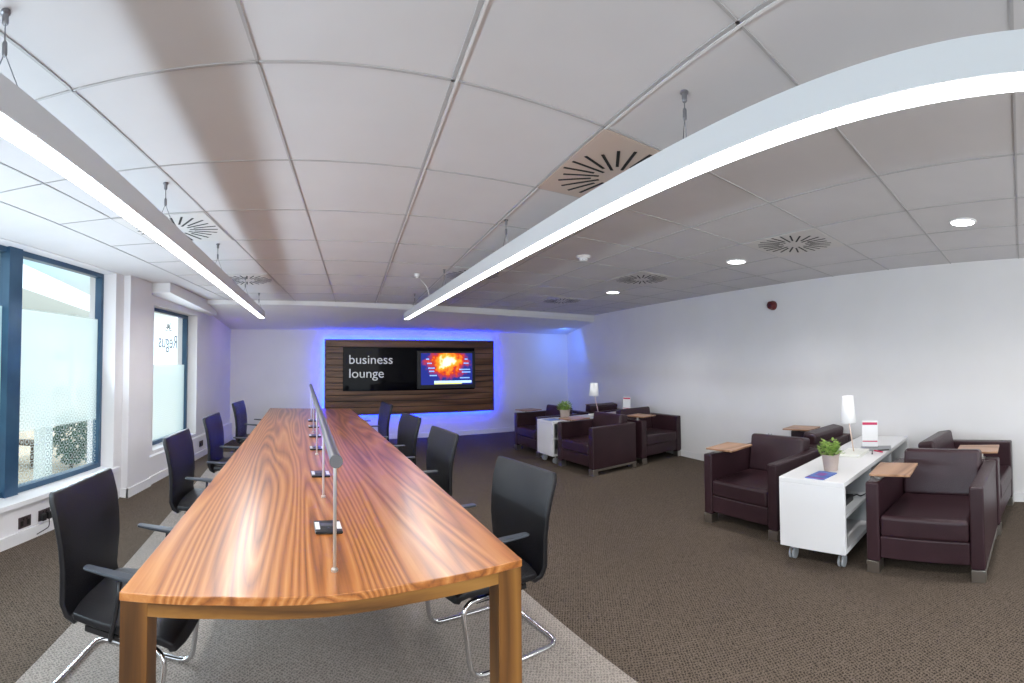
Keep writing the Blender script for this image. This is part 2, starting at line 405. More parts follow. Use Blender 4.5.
# windows
def window(name, y0, y1, z0, z1, film, mull=(), fw=.045):
    w = empty(name, (XL((y0 + y1) / 2) - RD, (y0 + y1) / 2, z0), kind='structure')
    ox, oy, oz = w.location
    def strip(bm, a, b, c, d, d0, d1):
        prism(bm, [(XL(a) - d0 - ox, a - oy), (XL(b) - d0 - ox, b - oy), (XL(b) - d1 - ox, b - oy), (XL(a) - d1 - ox, a - oy)], c - oz, d - oz)
    bm = BM()
    strip(bm, y0, y1, z0, z0 + fw, RD, RD + .07); strip(bm, y0, y1, z1 - fw, z1, RD, RD + .07)
    strip(bm, y0, y0 + fw, z0 + fw, z1 - fw, RD, RD + .07); strip(bm, y1 - fw, y1, z0 + fw, z1 - fw, RD, RD + .07)
    for m0, m1, dep in mull:
        strip(bm, m0, m1, z0, z1, RD - dep, RD + .07)
    obj('window_frame', bm, M['frame'], w)
    # glass carries the film; its texture space keeps real heights
    g = BM()
    cuts = [y0 + fw] + [v for mm in mull for v in (mm[0], mm[1])] + [y1 - fw]
    for a, b in zip(cuts[::2], cuts[1::2]):
        vs = [g.verts.new((XL(a) - RD - .035, a, z0 + fw)), g.verts.new((XL(b) - RD - .035, b, z0 + fw)), g.verts.new((XL(b) - RD - .035, b, z1 - fw)), g.verts.new((XL(a) - RD - .035, a, z1 - fw))]
        g.faces.new(vs)
    go = obj('glass', g, film, w)
    go.matrix_parent_inverse = Matrix.Translation((-ox, -oy, -oz))
    return w
w1 = window('window_1', -2.6, 4.50, .336, 2.343, M['film'], mull=((3.06, 3.215, .03), (.9, 1.05, .085)))
w2 = window('window_2', 5.40, 6.86, .366, 2.12, M['film2'])
# lettering seen from behind on the second window
def text_mesh(name, s, size, mtl, ext=.001, align='LEFT'):
    cu = bpy.data.curves.new(name, 'FONT'); cu.body = s; cu.size = size; cu.extrude = ext; cu.align_x = align
    o = bpy.data.objects.new(name, cu); COL.objects.link(o)
    dg = bpy.context.evaluated_depsgraph_get(); me = bpy.data.meshes.new_from_object(o.evaluated_get(dg))
    bpy.data.objects.remove(o)
    o = bpy.data.objects.new(name, me); COL.objects.link(o); me.materials.clear(); me.materials.append(mtl); return o
M['decal'] = mat('frosted_decal', (.42, .5, .52), .6)
an = math.atan(.165)
t = text_mesh('window_lettering', 'Regus', .27, M['decal'], align='CENTER')
# reads correctly from outside, so mirrored from inside: baseline runs toward the near end
ty = 6.22
Mt = Matrix(((-.163, 0, 1, 0), (-.987, 0, 0, 0), (0, 1, 0, 0), (0, 0, 0, 1)))
Rm = Matrix(((-math.sin(an), 0, -math.cos(an)), (-math.cos(an), 0, math.sin(an)), (0, 1, 0))).to_4x4()
t.matrix_world = Matrix.Translation((XL(ty) - RD - .030, ty, 1.62)) @ Rm
t.data.transform(Matrix.Identity(4)); mw = t.matrix_world.copy(); t.data.transform(mw); t.matrix_world = Matrix.Identity(4)
t.parent = w2; t.matrix_parent_inverse = Matrix.Translation(-Vector(w2.location))
bm = BM()
for k in range(7):
    a = PI * k / 6
    c = Vector((XL(ty) - RD - .030, ty, 1.86)); d = Vector((.163 * math.cos(a), .987 * math.cos(a), math.sin(a)))
    tube(bm, [c + d * .035, c + d * (.09 if k % 2 else .12)], .008, 6)
e = obj('window_emblem', bm, M['decal'], w2); e.matrix_parent_inverse = Matrix.Translation(-Vector(w2.location))

# ------------------------------------------------------------------ outside
bm = BM(); prism(bm, [(-60, -30), (-2.6, -30), (-1.3, 60), (-60, 60)], -.7, -.62)
obj('floor_outside', bm, M['tan'], kind='structure')
b = empty('office_block', (-19, 24, -.6), math.radians(8), 'pale office block with ribbon windows seen beyond the left windows', 'building')
bm = BM(); box(bm, -4, 4, -14, 34, 0, 7.2); obj('wall', bm, M['bldg'], b)
for k in range(9):
    bm = BM(); box(bm, 4.0, 4.05, -12 + k * 4.6, -8.6 + k * 4.6, 1.9, 2.5); obj('window', bm, M['bglass'], b)
    bm = BM(); box(bm, 4.0, 4.05, -12 + k * 4.6, -8.6 + k * 4.6, 4.3, 4.7); obj('window', bm, M['bglass'], b)
bm = BM(); box(bm, -4.5, 9.5, -16, 36, 7.2, 7.7); obj('roof_canopy', bm, M['canopy'], b)
c = empty('entrance_canopy', (-8.5, 9, -.6), math.radians(8), 'white slab canopy on slim columns just outside the windows', 'canopy')
bm = BM(); box(bm, -3, 2.4, -8, 18, 3.9, 4.2); obj('slab', bm, M['canopy'], c)
bm = BM(); box(bm, 2.3, 2.45, -8, 18, 3.72, 4.3); obj('fascia', bm, M['canopy'], c)
for y in (-3, 3.2, 9, 15):
    bm = BM(); lathe(bm, [(.16, 0), (.16, 3.9)], .8, y, 14); obj('column', bm, M['stone'], c)
def tree(x, y, r, h, lab):
    tr = empty('shrub', (x, y, -.62), 0, lab, 'shrub')
    bm = BM(); tube(bm, [(0, 0, 0), (.05, .02, h * .6)], [.04, .02], 8); obj('trunk', bm, M['trunk'], tr)
    bm = BM()
    for k in range(900):
        a = random.uniform(0, 2 * PI); u = random.uniform(-1, 1); rr = r * random.uniform(.5, 1) ; q = math.sqrt(1 - u * u)
        p = Vector((q * math.cos(a) * rr, q * math.sin(a) * rr, h * .68 + u * rr * 1.05)); s = random.uniform(.03, .07)
        n = Vector((random.gauss(0, 1), random.gauss(0, 1), random.gauss(0, 1))).normalized(); v = n.orthogonal().normalized(); w = n.cross(v)
        bm.faces.new([bm.verts.new(p + v * s), bm.verts.new(p + w * s * .6), bm.verts.new(p - v * s), bm.verts.new(p - w * s * .6)])
    obj('foliage', bm, M['tree'], tr)
tree(-3.95, 7.95, .50, .85, 'dark green shrub outside, low behind the big window')
def bench(x, y, rz, lab):
    t = empty('picnic_bench', (x, y, -.62), rz, lab, 'bench')
    bm = BM(); box(bm, -.8, .8, -.2, .2, .42, .47); obj('seat', bm, M['trunk'], t)
    for s in (-1, 1):
        bm = BM(); box(bm, s * .65 - .04, s * .65 + .04, -.18, .18, 0, .42); obj('leg', bm, M['trunk'], t)
bench(-5.2, 7.4, .4, 'brown bench on the tan forecourt outside, behind the mullion side of the window')
bm = BM(); prism(bm, [(-3.74, 6.22), (-3.54, 6.22), (-3.54, 6.45), (-3.74, 6.45)], -.62, 1.9); 
tag(obj('gate_post', bm, M['stone']), 'pale square post standing on the forecourt outside the big window', 'post')

# ------------------------------------------------------------------ pendants
def pendant(x0, k, y0, y1, sgn, lab, up=0):
    """x0 + k*y is the inner lower edge; the body extends away from the room centre by .08 * sgn"""
    f = lambda y: x0 + k * y
    r = empty('pendant_light', (f(0), 0, 2.05), 0, lab, 'pendant light', 'linear pendant lights')
    ox = f(0); oz = 2.05
    def sl(bm, a, b, z0, z1, ya=y0, yb=y1):
        prism(bm, [(f(ya) + sgn * a - ox, ya), (f(ya) + sgn * b - ox, ya), (f(yb) + sgn * b - ox, yb), (f(yb) + sgn * a - ox, yb)], z0 - oz, z1 - oz)
    bm = BM(); sl(bm, 0, .082, 2.062, 2.142); sl(bm, 0, .006, 2.05, 2.062); sl(bm, .076, .082, 2.05, 2.062)
    sl(bm, 0, .082, 2.05, 2.062, y1 - .006, y1)
    obj('housing', bm, M['housing'], r)
    bm = BM(); sl(bm, .006, .076, 2.048, 2.0615, y0, y1 - .007); obj('diffuser', bm, M['tube'], r)
    r.location.z += up
    return r, f
pR, fR = pendant(1.02, .098, -2.2, 6.62, 1, 'long white linear pendant curving over the right side of the room', .022)
pL, fL = pendant(-.705, .058, -2.2, 6.45, -1, 'long white linear pendant on the left, over the window side of the table')
def cable(p, f, y, sgn):
    x = f(y) + sgn * .041 - p.location.x
    c = empty('cable', (x, y, 0)); c.parent = p
    bm = BM(); tube(bm, [(x, y, H - 2.05 - .03 - p.location.z + 2.05), (x, y, .19)], .0022, 6)
    for s in (-1, 1): tube(bm, [(x, y, .19), (x + s * .034, y + s * .02, .091)], .0016, 6)
    bpy.data.objects.remove(c)
    ca = obj('cable', bm, M['wire'], p)
    bm = BM(); hz = H - p.location.z; lathe(bm, [(.006, hz - .035), (.009, hz - .03), (.009, hz - .010), (.014, hz - .006), (.014, hz)], x, y, 12)
    obj('ceiling_anchor', bm, M['wire'], p)
    bm = BM(); lathe(bm, [(.004, .18), (.007, .185), (.007, .215), (.004, .22)], x, y, 10)
    obj('cable_grip', bm, M['wire'], ca)
for y in (1.0, 2.6, 4.25, 5.9): cable(pR, fR, y, 1)
for y in (.96, 2.24, 3.5, 4.9, 6.1): cable(pL, fL, y, -1)
# power flex at the far end of the right pendant
bm = BM(); x = fR(4.9) - pR.location.x + .03
tube(bm, arc_path([(x - .12, 4.85, H - 2.072), (x - .03, 4.88, .2), (x, 4.9, .09)], .1), .004, 6); obj('power_flex', bm, M['white'], pR)

# ------------------------------------------------------------------ swirl diffusers, downlights, detectors
def diffuser(i, j, lab, beige=False):
    c = G(i + .5, j + .5)
    e = empty('ceiling_vent', (c[0], c[1], H), 0, lab, 'ceiling vent', 'radial slot ceiling vents')
    P = [G(i, j), G(i + 1, j), G(i + 1, j + 1), G(i, j + 1)]
    bm = BM(); prism(bm, [((x - c[0]) * .975, (y - c[1]) * .975) for x, y in P], -.007, 0)
    obj('plate', bm, M['beige' if beige else 'plate'], e)
    bm = BM()
    for ring_n, r0, r1 in ((24, .0, .0),):
        for k in range(24):
            a = 2 * PI * k / 24 + .09; r0 = .085 if k % 2 == 0 else .12; r1 = .275 if k % 4 != 2 else .255
            d = Vector((math.cos(a), math.sin(a) * 1.06)); n = Vector((-d.y, d.x)); w = .0068
            prism(bm, [tuple(d * r0 - n * w), tuple(d * r1 - n * w), tuple(d * r1 + n * w), tuple(d * r0 + n * w)], -.0085, -.0065)
    obj('slots', bm, M['slot'], e)
diffuser(2, 1, 'radial slot ceiling vent set in a beige tile, largest one above the right pendant', True)
diffuser(2, 5, 'radial slot ceiling vent half hidden behind the far part of the right pendant')
diffuser(-2, 3, 'radial slot ceiling vent beside the left pendant, the nearer of the two there')
diffuser(-2, 6, 'radial slot ceiling vent beside the left pendant, the farther of the two there')
diffuser(5, 1, 'radial slot ceiling vent on the right, between the two nearest downlights')
diffuser(5, 4, 'radial slot ceiling vent on the right, between the two farther downlights')
diffuser(5, 7, 'radial slot ceiling vent farthest away, near the blue-lit corner')
for (i, j), lab in (((5.15, -.95), 'round white downlight nearest the camera at far right'), ((5.27, 2.1), 'round white downlight in the middle of the right-hand row'), ((5.4, 5.4), 'round white downlight farthest away in the right-hand row')):
    c = G(i + .5, j + .5)
    e = empty('downlight', (c[0], c[1], H), 0, lab, 'downlight', 'round recessed downlights')
    bm = BM()
    lathe(bm, [(.098, -.001), (.098, -.006), (.088, -.010), (.080, -.010), (.080, -.004)], seg=32); obj('trim_ring', bm, M['white'], e, smooth=False)
    bm = BM(); lathe(bm, [(.079, -.011), (.079, -.006)], seg=32); obj('lens', bm, M['down'], e)
def detector(x, y, r, lab):
    e = empty('smoke_detector', (x, y, H), 0, lab, 'smoke detector')
    bm = BM(); lathe(bm, [(r, 0), (r, -.012), (r * .85, -.022)], seg=24); obj('base', bm, M['white'], e)
    bm = BM(); lathe(bm, [(r * .62, -.02), (r * .66, -.034), (r * .45, -.044)], seg=24); obj('sensor_head', bm, M['white'], e)
    bm = BM()
    for k in range(8):
        a = 2 * PI * k / 8; lathe(bm, [(.006, -.033), (.006, -.037)], math.cos(a) * r * .55, math.sin(a) * r * .55, 6)
    obj('vents', bm, M['slot'], e)
detector(2.35, 3.19, .06, 'white smoke detector on the ceiling right of the long pendant')
detector(1.29, 4.55, .03, 'small dark-tipped ceiling sensor between the two pendants')

# ------------------------------------------------------------------ conference table
TX = [(-.521, 1.408), (-.208, 1.467), (.169, 1.498), (.412, 1.527), (.842, 1.551)]
RT = [(.875, 2.3), (.905, 3.3), (.93, 4.5), (.955, 5.9), (.963, 7.24)]
LT = [(-.283, 7.30), (-.33, 6.0), (-.385, 4.6), (-.44, 3.4), (-.49, 2.2)]
table = empty('conference_table', (.2, 4.3, 0), 0, 'long walnut conference table with a bowed front edge and square legs', 'table')
tp = [(x - .2, y - 4.3) for x, y in TX + RT + LT]
bm = BM(); prism(bm, tp, .692, .72); obj('tabletop', bm, M['walnut'], table, bevel=.003)
def inset(line, d):  # shift plan line by d (vector)
    return [(x + d[0], y + d[1]) for x, y in line]
def ribbon(name, line, th, z0, z1, mtl, parent, nrm):
    a = [(x - .2, y - 4.3) for x, y in line]; b = [(x + nrm[0] * th, y + nrm[1] * th) for x, y in a]
    bm = BM(); prism(bm, a + b[::-1], z0, z1); return obj(name, bm, mtl, parent)
fr = [(-.45, 1.428), (-.208, 1.474), (.169, 1.505), (.412, 1.534), (.78, 1.556)]
ribbon('front_apron', fr, .03, .648, .692, M['walnut_x'], table, (0, 1))
ribbon('side_apron', [(-.47, 1.6), (-.47, 2.2), (-.42, 3.4), (-.365, 4.6), (-.27, 7.2)], .025, .655, .692, M['walnut_z'], table, (1, 0))
ribbon('side_apron', [(.83, 1.6), (.855, 2.3), (.885, 3.3), (.91, 4.5), (.943, 7.15)], .025, .655, .692, M['walnut_z'], table, (-1, 0))
ribbon('far_apron', [(-.2, 7.26), (.88, 7.21)], .03, .648, .692, M['walnut_x'], table, (0, -1))
def tleg(P):
    bm = BM(); prism(bm, [(x - .2, y - 4.3) for x, y in P], 0, .692); obj('leg', bm, M['walnut_z'], table, bevel=.002)
tleg([(-.519, 1.412), (-.433, 1.430), (-.425, 1.515), (-.513, 1.50)])
tleg([(.745, 1.552), (.840, 1.554), (.846, 1.65), (.750, 1.648)])
tleg([(-.285, 7.2), (-.195, 7.2), (-.19, 7.29), (-.28, 7.29)])
tleg([(.87, 7.14), (.96, 7.14), (.958, 7.235), (.868, 7.235)])

# rail on posts along the middle of the table
rail = empty('table_rail', (.165, 1.66, .72), 0, 'grey round rail on slim steel posts along the middle of the walnut table', 'rail')
ry = lambda y: .168 + (y - 1.66) * .030
bm = BM(); tube(bm, [(ry(1.62) - .165, -.04, .395), (ry(6.6) - .165, 4.94, .395)], .021, 16); obj('rail_tube', bm, M['alu'], rail, smooth=False)
bm = BM(); tube(bm, [(ry(1.61) - .165, -.055, .395), (ry(1.62) - .165, -.038, .395)], .0235, 16); obj('end_cap', bm, M['cap'], rail)
for y in (1.66, 2.55, 3.7, 4.85, 6.0):
    bm = BM(); x = ry(y) - .165; yy = y - 1.66
    lathe(bm, [(.0065, .004), (.0065, .38)], x, yy, 12); po = obj('post', bm, M['steel'], rail, smooth=False)
    bm = BM(); lathe(bm, [(.013, 0), (.013, .008), (.008, .012)], x, yy, 14); obj('foot_plate', bm, M['steel'], po)

# desk socket modules
def sockets(y, first, lab):
    if first is None:
        r = empty('desk_socket', (0, 0, 0), 0, lab, 'desk socket', 'flush socket modules along the table rail')
        bm = BM(); box(bm, -.060, .060, -.075, .075, 0, .012); obj('housing', bm, M['black'], r, bevel=.006)
        for s in (-1, 1):
            bm = BM(); box(bm, s * .047 - .010, s * .047 + .010, -.042, .042, .010, .0145); obj('white_flap', bm, M['white'], r)
        bm = BM(); box(bm, -.032, .032, -.008, .028, .012, .0145)
        lathe(bm, [(.004, .012), (.004, .015)], .0, -.03, 8); obj('socket_face', bm, M['alu'], r)
    else:
        r = copy_tree(first); r['label'] = lab
    r.location = (.165 + .012 + (y - 2.0) * .034, y, .72); return r
sk = None
for y, lab in ((2.08, 'black and white desk socket nearest the front edge of the table'), (3.05, 'second black and white desk socket from the front of the table'), (3.95, 'third black and white desk socket from the front of the table'), (4.6, 'fourth black and white desk socket from the front of the table'), (5.25, 'fifth black and white desk socket, second from the far end'), (5.78, 'farthest black and white desk socket on the table')):
    s = sockets(y, sk, lab); sk = sk or s

# ------------------------------------------------------------------ conference chair (faces +X)
def sheet(profile, widths, th, round_n=7):
    """padded shell: profile of (x,z) points swept across the width, rounded rim"""
    bm = BM(); n = len(profile); front = []; back = []
    for i, ((x, z), w) in enumerate(zip(profile, widths)):
        a = Vector(profile[max(i - 1, 0)]); b = Vector(profile[min(i + 1, n - 1)]); t = (b - a).normalized(); nn = Vector((t.y, -t.x))
        fr_, bk_ = [], []
        for k in range(round_n):
            u = -1 + 2 * k / (round_n - 1); s = math.copysign(abs(u) ** .8, u)
            curve = .018 * (1 - u * u)
            edge = (1 - abs(u) ** 6)
            h = th / 2 * (.55 + .45 * edge)
            px = x - nn.x * curve * .9; pz = z - nn.y * curve * .9
            fr_.append(bm.verts.new((px + nn.x * h, s * w / 2, pz + nn.y * h)))
            bk_.append(bm.verts.new((px - nn.x * h, s * w / 2, pz - nn.y * h)))
        front.append(fr_); back.append(bk_)
    for i in range(n - 1):
        for k in range(round_n - 1):
            bm.faces.new((front[i][k], front[i][k + 1], front[i + 1][k + 1], front[i + 1][k]))
            bm.faces.new((back[i][k], back[i + 1][k], back[i + 1][k + 1], back[i][k + 1]))
        bm.faces.new((front[i][0], front[i + 1][0], back[i + 1][0], back[i][0]))
        bm.faces.new((front[i][-1], back[i][-1], back[i + 1][-1], front[i + 1][-1]))
    for L, R_ in ((front[0], back[0]), (front[-1], back[-1])):
        for k in range(round_n - 1): bm.faces.new((L[k], L[k + 1], R_[k + 1], R_[k]))
    return bm

def make_chair():
    c = empty('conference_chair')
    prof = [(-.165, .350), (-.20, .372), (-.218, .42), (-.215, .49), (-.212, .57), (-.220, .67), (-.238, .77), (-.262, .85), (-.270, .885)]
    wid = [.45, .49, .51, .52, .535, .55, .57, .57, .545]
    o = obj('backrest', sheet(prof, wid, .052), M['leather'], c, smooth=True, bevel=.008)
    sprof = [(.27, .360), (.262, .388), (.22, .400), (.10, .398), (-.05, .391), (-.17, .384)]
    o = obj('seat', sheet(sprof[::-1], [.49, .52, .53, .53, .52, .49], .058), M['leather'], c, smooth=True, bevel=.008)
    path = [(.0, .21, .348), (.24, .235, .348), (.20, .25, .013), (-.30, .25, .013), (-.30, -.25, .013), (.20, -.25, .013), (.24, -.235, .348), (.0, -.21, .348)]
    bm = BM(); tube(bm, arc_path(path, .07, 6), .0125, 10); obj('sled_frame', bm, M['chrome'], c, smooth=True)
    bm = BM(); box(bm, -.12, .16, -.225, .225, .330, .353); obj('seat_pan', bm, M['black'], c)
    for s in (-1, 1):
        bm = BM()
        pts = [(-.10, .014), (-.09, .022), (.03, .027), (.12, .025), (.185, .012), (.185, -.012), (.12, -.025), (.03, -.027), (-.09, -.022), (-.10, -.014)]
        prism(bm, [(x, s * .272 + y) for x, y in pts], lambda x, y: .600 + .010 * (x < .12), .622); a = obj('armrest', bm, M['armpad'], c, bevel=.005)
        bm = BM(); tube(bm, arc_path([(.06, s * .272, .603), (.05, s * .276, .48), (.02, s * .28, .352), (.0, s * .20, .342)], .05), .009, 8, 1.3)
        obj('arm_support', bm, M['black'], a, smooth=True)
    return c
CH = [(-.67, 2.0, -5, 'black leather cantilever chair at left front, nearest the camera on the window side', 'L'),
      (-.595, 3.54, -6, 'second black leather chair from the front on the window side of the table', 'L'),
      (-.53, 4.80, -7, 'third black leather chair from the front on the window side of the table', 'L'),
      (-.43, 6.42, -9, 'farthest black leather chair on the window side of the table', 'L'),
      (1.0, 2.27, 185, 'black leather cantilever chair at the right front leg of the table', 'R'),
      (1.02, 3.70, 183, 'second black leather chair from the front on the lounge side of the table', 'R'),
      (1.035, 4.82, 185, 'third black leather chair from the front on the lounge side of the table', 'R'),
      (1.075, 6.25, 182, 'farthest black leather chair on the lounge side of the table', 'R')]
proto = make_chair()
for k, (x, y, r, lab, sd) in enumerate(CH):
    c = proto if k == 0 else copy_tree(proto)
    c.location = (x, y, 0); c.rotation_euler = (0, 0, math.radians(r))
    tag(c, lab, 'chair', 'conference chairs around the walnut table')

# ------------------------------------------------------------------ armchairs (face +X)
def soft(bm, x0, x1, y0, y1, z0, z1): return box(bm, x0, x1, y0, y1, z0, z1)
def make_armchair():
    c = empty('armchair')
    W, D = .40, .375
    for s in (-1, 1):
        bm = BM(); y0, y1 = sorted((s * W, s * (W - .095))); box(bm, -D, D, y0, y1, .075, .60); a = obj('arm', bm, M['plum'], c, bevel=.014, segs=3)
        bm = BM(); box(bm, D - .085, D + .003, y0 + .004, y1 - .004, 0, .075); box(bm, -D, -D + .07, y0 + .004, y1 - .004, 0, .075)
        yo = s * (W - .006); box(bm, -D, D, *sorted((yo, yo + s * .008)), .05, .075); obj('metal_foot', bm, M['steel'], c, bevel=.002)
    bm = BM(); box(bm, -D + .02, D - .005, -W + .097, W - .097, .10, .245); obj('base', bm, M['plum'], c, bevel=.012, segs=3)
    bm = BM(); box(bm, -D + .12, D + .004, -W + .099, W - .099, .24, .385); obj('seat_cushion', bm, M['plum'], c, bevel=.03, segs=4)
    bm = BM(); box(bm, -D, -D + .09, -W + .095, W - .095, .10, .60); obj('back_panel', bm, M['plum'], c, bevel=.012, segs=3)
    bm = BM(); box(bm, -.075, .075, -W + .10, W - .10, 0, .345)
    xf(bm, Matrix.Translation((-D + .165, 0, .365)) @ Matrix.Rotation(-.16, 4, 'Y')); obj('back_cushion', bm, M['plum'], c, bevel=.03, segs=4)
    bm = BM(); lathe(bm, [(.035, .60), (.035, .606), (.014, .61), (.014, .64)], D - .14, -W + .05, 16); piv = obj('tablet_pivot', bm, M['steel'], c)
    bm = BM(); box(bm, -.17, .17, -.14, .14, .64, .655)
    xf(bm, Matrix.Translation((D - .19, -W + .15, 0)) @ Matrix.Rotation(.12, 4, 'Z')); obj('writing_tablet', bm, M['tablet'], c, bevel=.002)
    return c
AR = [(3.61, 2.245, 175, 'aubergine leather armchair left of the near white cabinet, facing the table'),
      (3.335, .645, 177, 'aubergine leather armchair right of the near white cabinet, nearest the camera'),
      (4.42, 2.25, 84, 'aubergine leather armchair farthest back left in the near group, beside the lamp'),
      (4.135, .535, -97, 'aubergine leather armchair against the right wall, behind the nearest armchair'),
      (3.93, 5.09, 181, 'aubergine leather armchair of the far group, seen side-on with a metal-edged arm'),
      (4.86, 5.10, -91, 'aubergine leather armchair of the far group, beside the right wall facing the camera'),
      (3.98, 6.48, 180, 'shadowed aubergine armchair of the far group, left of its white cabinet'),
      (4.95, 6.50, 90, 'aubergine armchair of the far group, back corner under the table lamp')]
ap = make_armchair()
for k, (x, y, r, lab) in enumerate(AR):
    c = ap if k == 0 else copy_tree(ap)
    c.location = (x, y, 0); c.rotation_euler = (0, 0, math.radians(r))
    tag(c, lab, 'armchair', 'aubergine leather armchairs with writing tablets')

# ------------------------------------------------------------------ white mobile shelf units (length along +X)
def make_cabinet(L, W, name='mobile_shelf_unit'):
    c = empty(name)
    bm = BM(); box(bm, 0, L, -W / 2, W / 2, .565, .60); obj('top', bm, M['white'], c, bevel=.003)
    bm = BM(); box(bm, 0, .03, -W / 2, W / 2, .115, .565); obj('end_panel', bm, M['white'], c, bevel=.002)
    bm = BM(); box(bm, L - .03, L, -W / 2, W / 2, .115, .565); obj('end_panel', bm, M['white'], c, bevel=.002)
    bm = BM(); box(bm, .03, L - .03, -W / 2, W / 2, .115, .145); obj('bottom_shelf', bm, M['white'], c)
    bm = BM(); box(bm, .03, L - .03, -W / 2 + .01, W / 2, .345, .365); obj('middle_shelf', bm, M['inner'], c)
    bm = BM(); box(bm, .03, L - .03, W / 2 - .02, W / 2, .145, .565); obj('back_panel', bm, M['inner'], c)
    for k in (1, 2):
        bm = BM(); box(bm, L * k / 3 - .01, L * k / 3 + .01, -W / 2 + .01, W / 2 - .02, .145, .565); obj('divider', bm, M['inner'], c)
    for x in (.075, L - .075):
        for y in (-W / 2 + .06, W / 2 - .06):
            bm = BM()
            for s in (-1, 1):
                w = BM(); lathe(w, [(.028, -.009), (.040, -.007), (.040, .007), (.028, .009)], seg=20)
                xf(w, Matrix.Translation((x + .012, y + s * .014, .040)) @ Matrix.Rotation(PI / 2, 4, 'X'))
                me = bpy.data.meshes.new('t'); w.to_mesh(me); w.free(); bm.from_mesh(me); bpy.data.meshes.remove(me)
            ca = obj('caster', bm, M['rubber'], c)
            bm = BM(); box(bm, x - .022, x + .022, y - .022, y + .022, .105, .115); tube(bm, [(x + .012, y, .04), (x + .004, y, .108)], .008, 8)
            box(bm, x - .02, x + .035, y - .006, y + .006, .045, .08); obj('fork', bm, M['steel'], ca)
    return c
cabA = make_cabinet(1.78, .50)
cabA.location = (2.915, 1.44, 0); cabA.rotation_euler = (0, 0, math.radians(0)); tag(cabA, 'white shelf unit on casters between the near armchairs', 'shelf unit', 'white shelf units on casters')
cabB = make_cabinet(1.75, .42)
cabB.location = (3.50, 5.74, 0); tag(cabB, 'white shelf unit on casters in the middle of the far armchair group', 'shelf unit', 'white shelf units on casters')

# things on the shelf units
def potted_plant(x, y, z, s, lab):
    p = empty('potted_plant', (x, y, z), random.random() * 6, lab, 'plant', 'small potted plants on the shelf units')
    bm = BM(); lathe(bm, [(.052 * s, 0), (.066 * s, .112 * s), (.070 * s, .115 * s), (.070 * s, .122 * s), (.062 * s, .122 * s), (.060 * s, .105 * s)], seg=28); obj('pot', bm, M['pot'], p, smooth=False)
    bm = BM(); lathe(bm, [(.058 * s, .095 * s), (.058 * s, .106 * s)], seg=20); obj('soil', bm, M['soil'], p)
    bm = BM()
    for k in range(230):
        a = random.uniform(0, 2 * PI); u = random.uniform(0.05, 1); rr = s * .095 * (1 - .35 * u * u) * random.uniform(.35, 1)
        c = Vector((math.cos(a) * rr, math.sin(a) * rr, s * (.115 + .115 * u * random.uniform(.6, 1))))
        out = Vector((math.cos(a), math.sin(a), random.uniform(.1, .9))).normalized(); side = out.cross(Vector((0, 0, 1))).normalized()
        l = s * random.uniform(.016, .028); w = l * .55; up = out.cross(side)
        v = [bm.verts.new(c - out * l * .2), bm.verts.new(c + out * l * .5 + side * w + up * .2 * w), bm.verts.new(c + out * l * 1.2), bm.verts.new(c + out * l * .5 - side * w + up * .2 * w)]
        bm.faces.new(v)
        if k % 5 == 0: tube(bm, [(0, 0, s * .10), tuple(c)], .0015, 4)
    obj('leaves', bm, M['leaf'], p)
potted_plant(3.22, 1.415, .60, 1.0, 'leafy green plant in a taupe pot on the near white shelf unit')
potted_plant(3.80, 5.66, .60, 1.15, 'leafy green plant in a taupe pot on the far white shelf unit')

def table_lamp(x, y, z, hs, lab, lean=(.03, .02), sh=.23, rr=.066):
    p = empty('table_lamp', (x, y, z), 0, lab, 'table lamp', 'white shaded table lamps')
    bm = BM(); box(bm, -.13, .13, -.10, .10, 0, .022); obj('base', bm, M['cream'], p, bevel=.004)
    bm = BM(); tube(bm, [(0, 0, .022), (lean[0], lean[1], hs + .04)], .006, 10); obj('pole', bm, M['cream_pole'], p, smooth=True)
    bm = BM(); seg = 28; A = []; B = []
    for k in range(seg):
        a = 2 * PI * k / seg; A.append(bm.verts.new((lean[0] + rr * math.cos(a), lean[1] + rr * math.sin(a), hs))); B.append(bm.verts.new((lean[0] + rr * .74 * math.cos(a), lean[1] + rr * .74 * math.sin(a), hs + sh)))
    for k in range(seg): bm.faces.new((A[k], A[(k + 1) % seg], B[(k + 1) % seg], B[k]))
    o = obj('lamp_shade', bm, M['shade'], p, smooth=True); so = o.modifiers.new('s', 'SOLIDIFY'); so.thickness = .003
    return p
table_lamp(3.80, 1.45, .60, .275, 'white shaded lamp with a cream base on the near white shelf unit', (-.03, .03))
table_lamp(4.50, 5.76, .60, .30, 'white shaded lamp on the far white shelf unit, against the blue-lit corner', (-.06, .03), .20, .078)

bk = empty('booklet', (3.045, 1.415, .60), math.radians(-6), 'blue covered booklet at the front end of the near white shelf unit', 'booklet')
M['blue'] = mottled('blue_cover', (.02, .06, .34), (.10, .22, .55), 22, .35); M['violet'] = mat('violet_print', (.22, .06, .30), .4)
bm = BM(); box(bm, -.10, .10, -.075, .075, 0, .006); obj('cover', bm, M['blue'], bk)
bm = BM(); box(bm, -.10, -.075, -.075, .075, .006, .0066); box(bm, -.02, .05, -.03, .04, .006, .0066); obj('cover_print', bm, M['violet'], bk)
bk2 = empty('booklet', (3.62, 5.72, .60), .1, 'blue booklet beside the plant on the far white shelf unit', 'booklet')
bm = BM(); box(bm, -.09, .09, -.07, .07, 0, .005); obj('cover', bm, M['blue'], bk2)

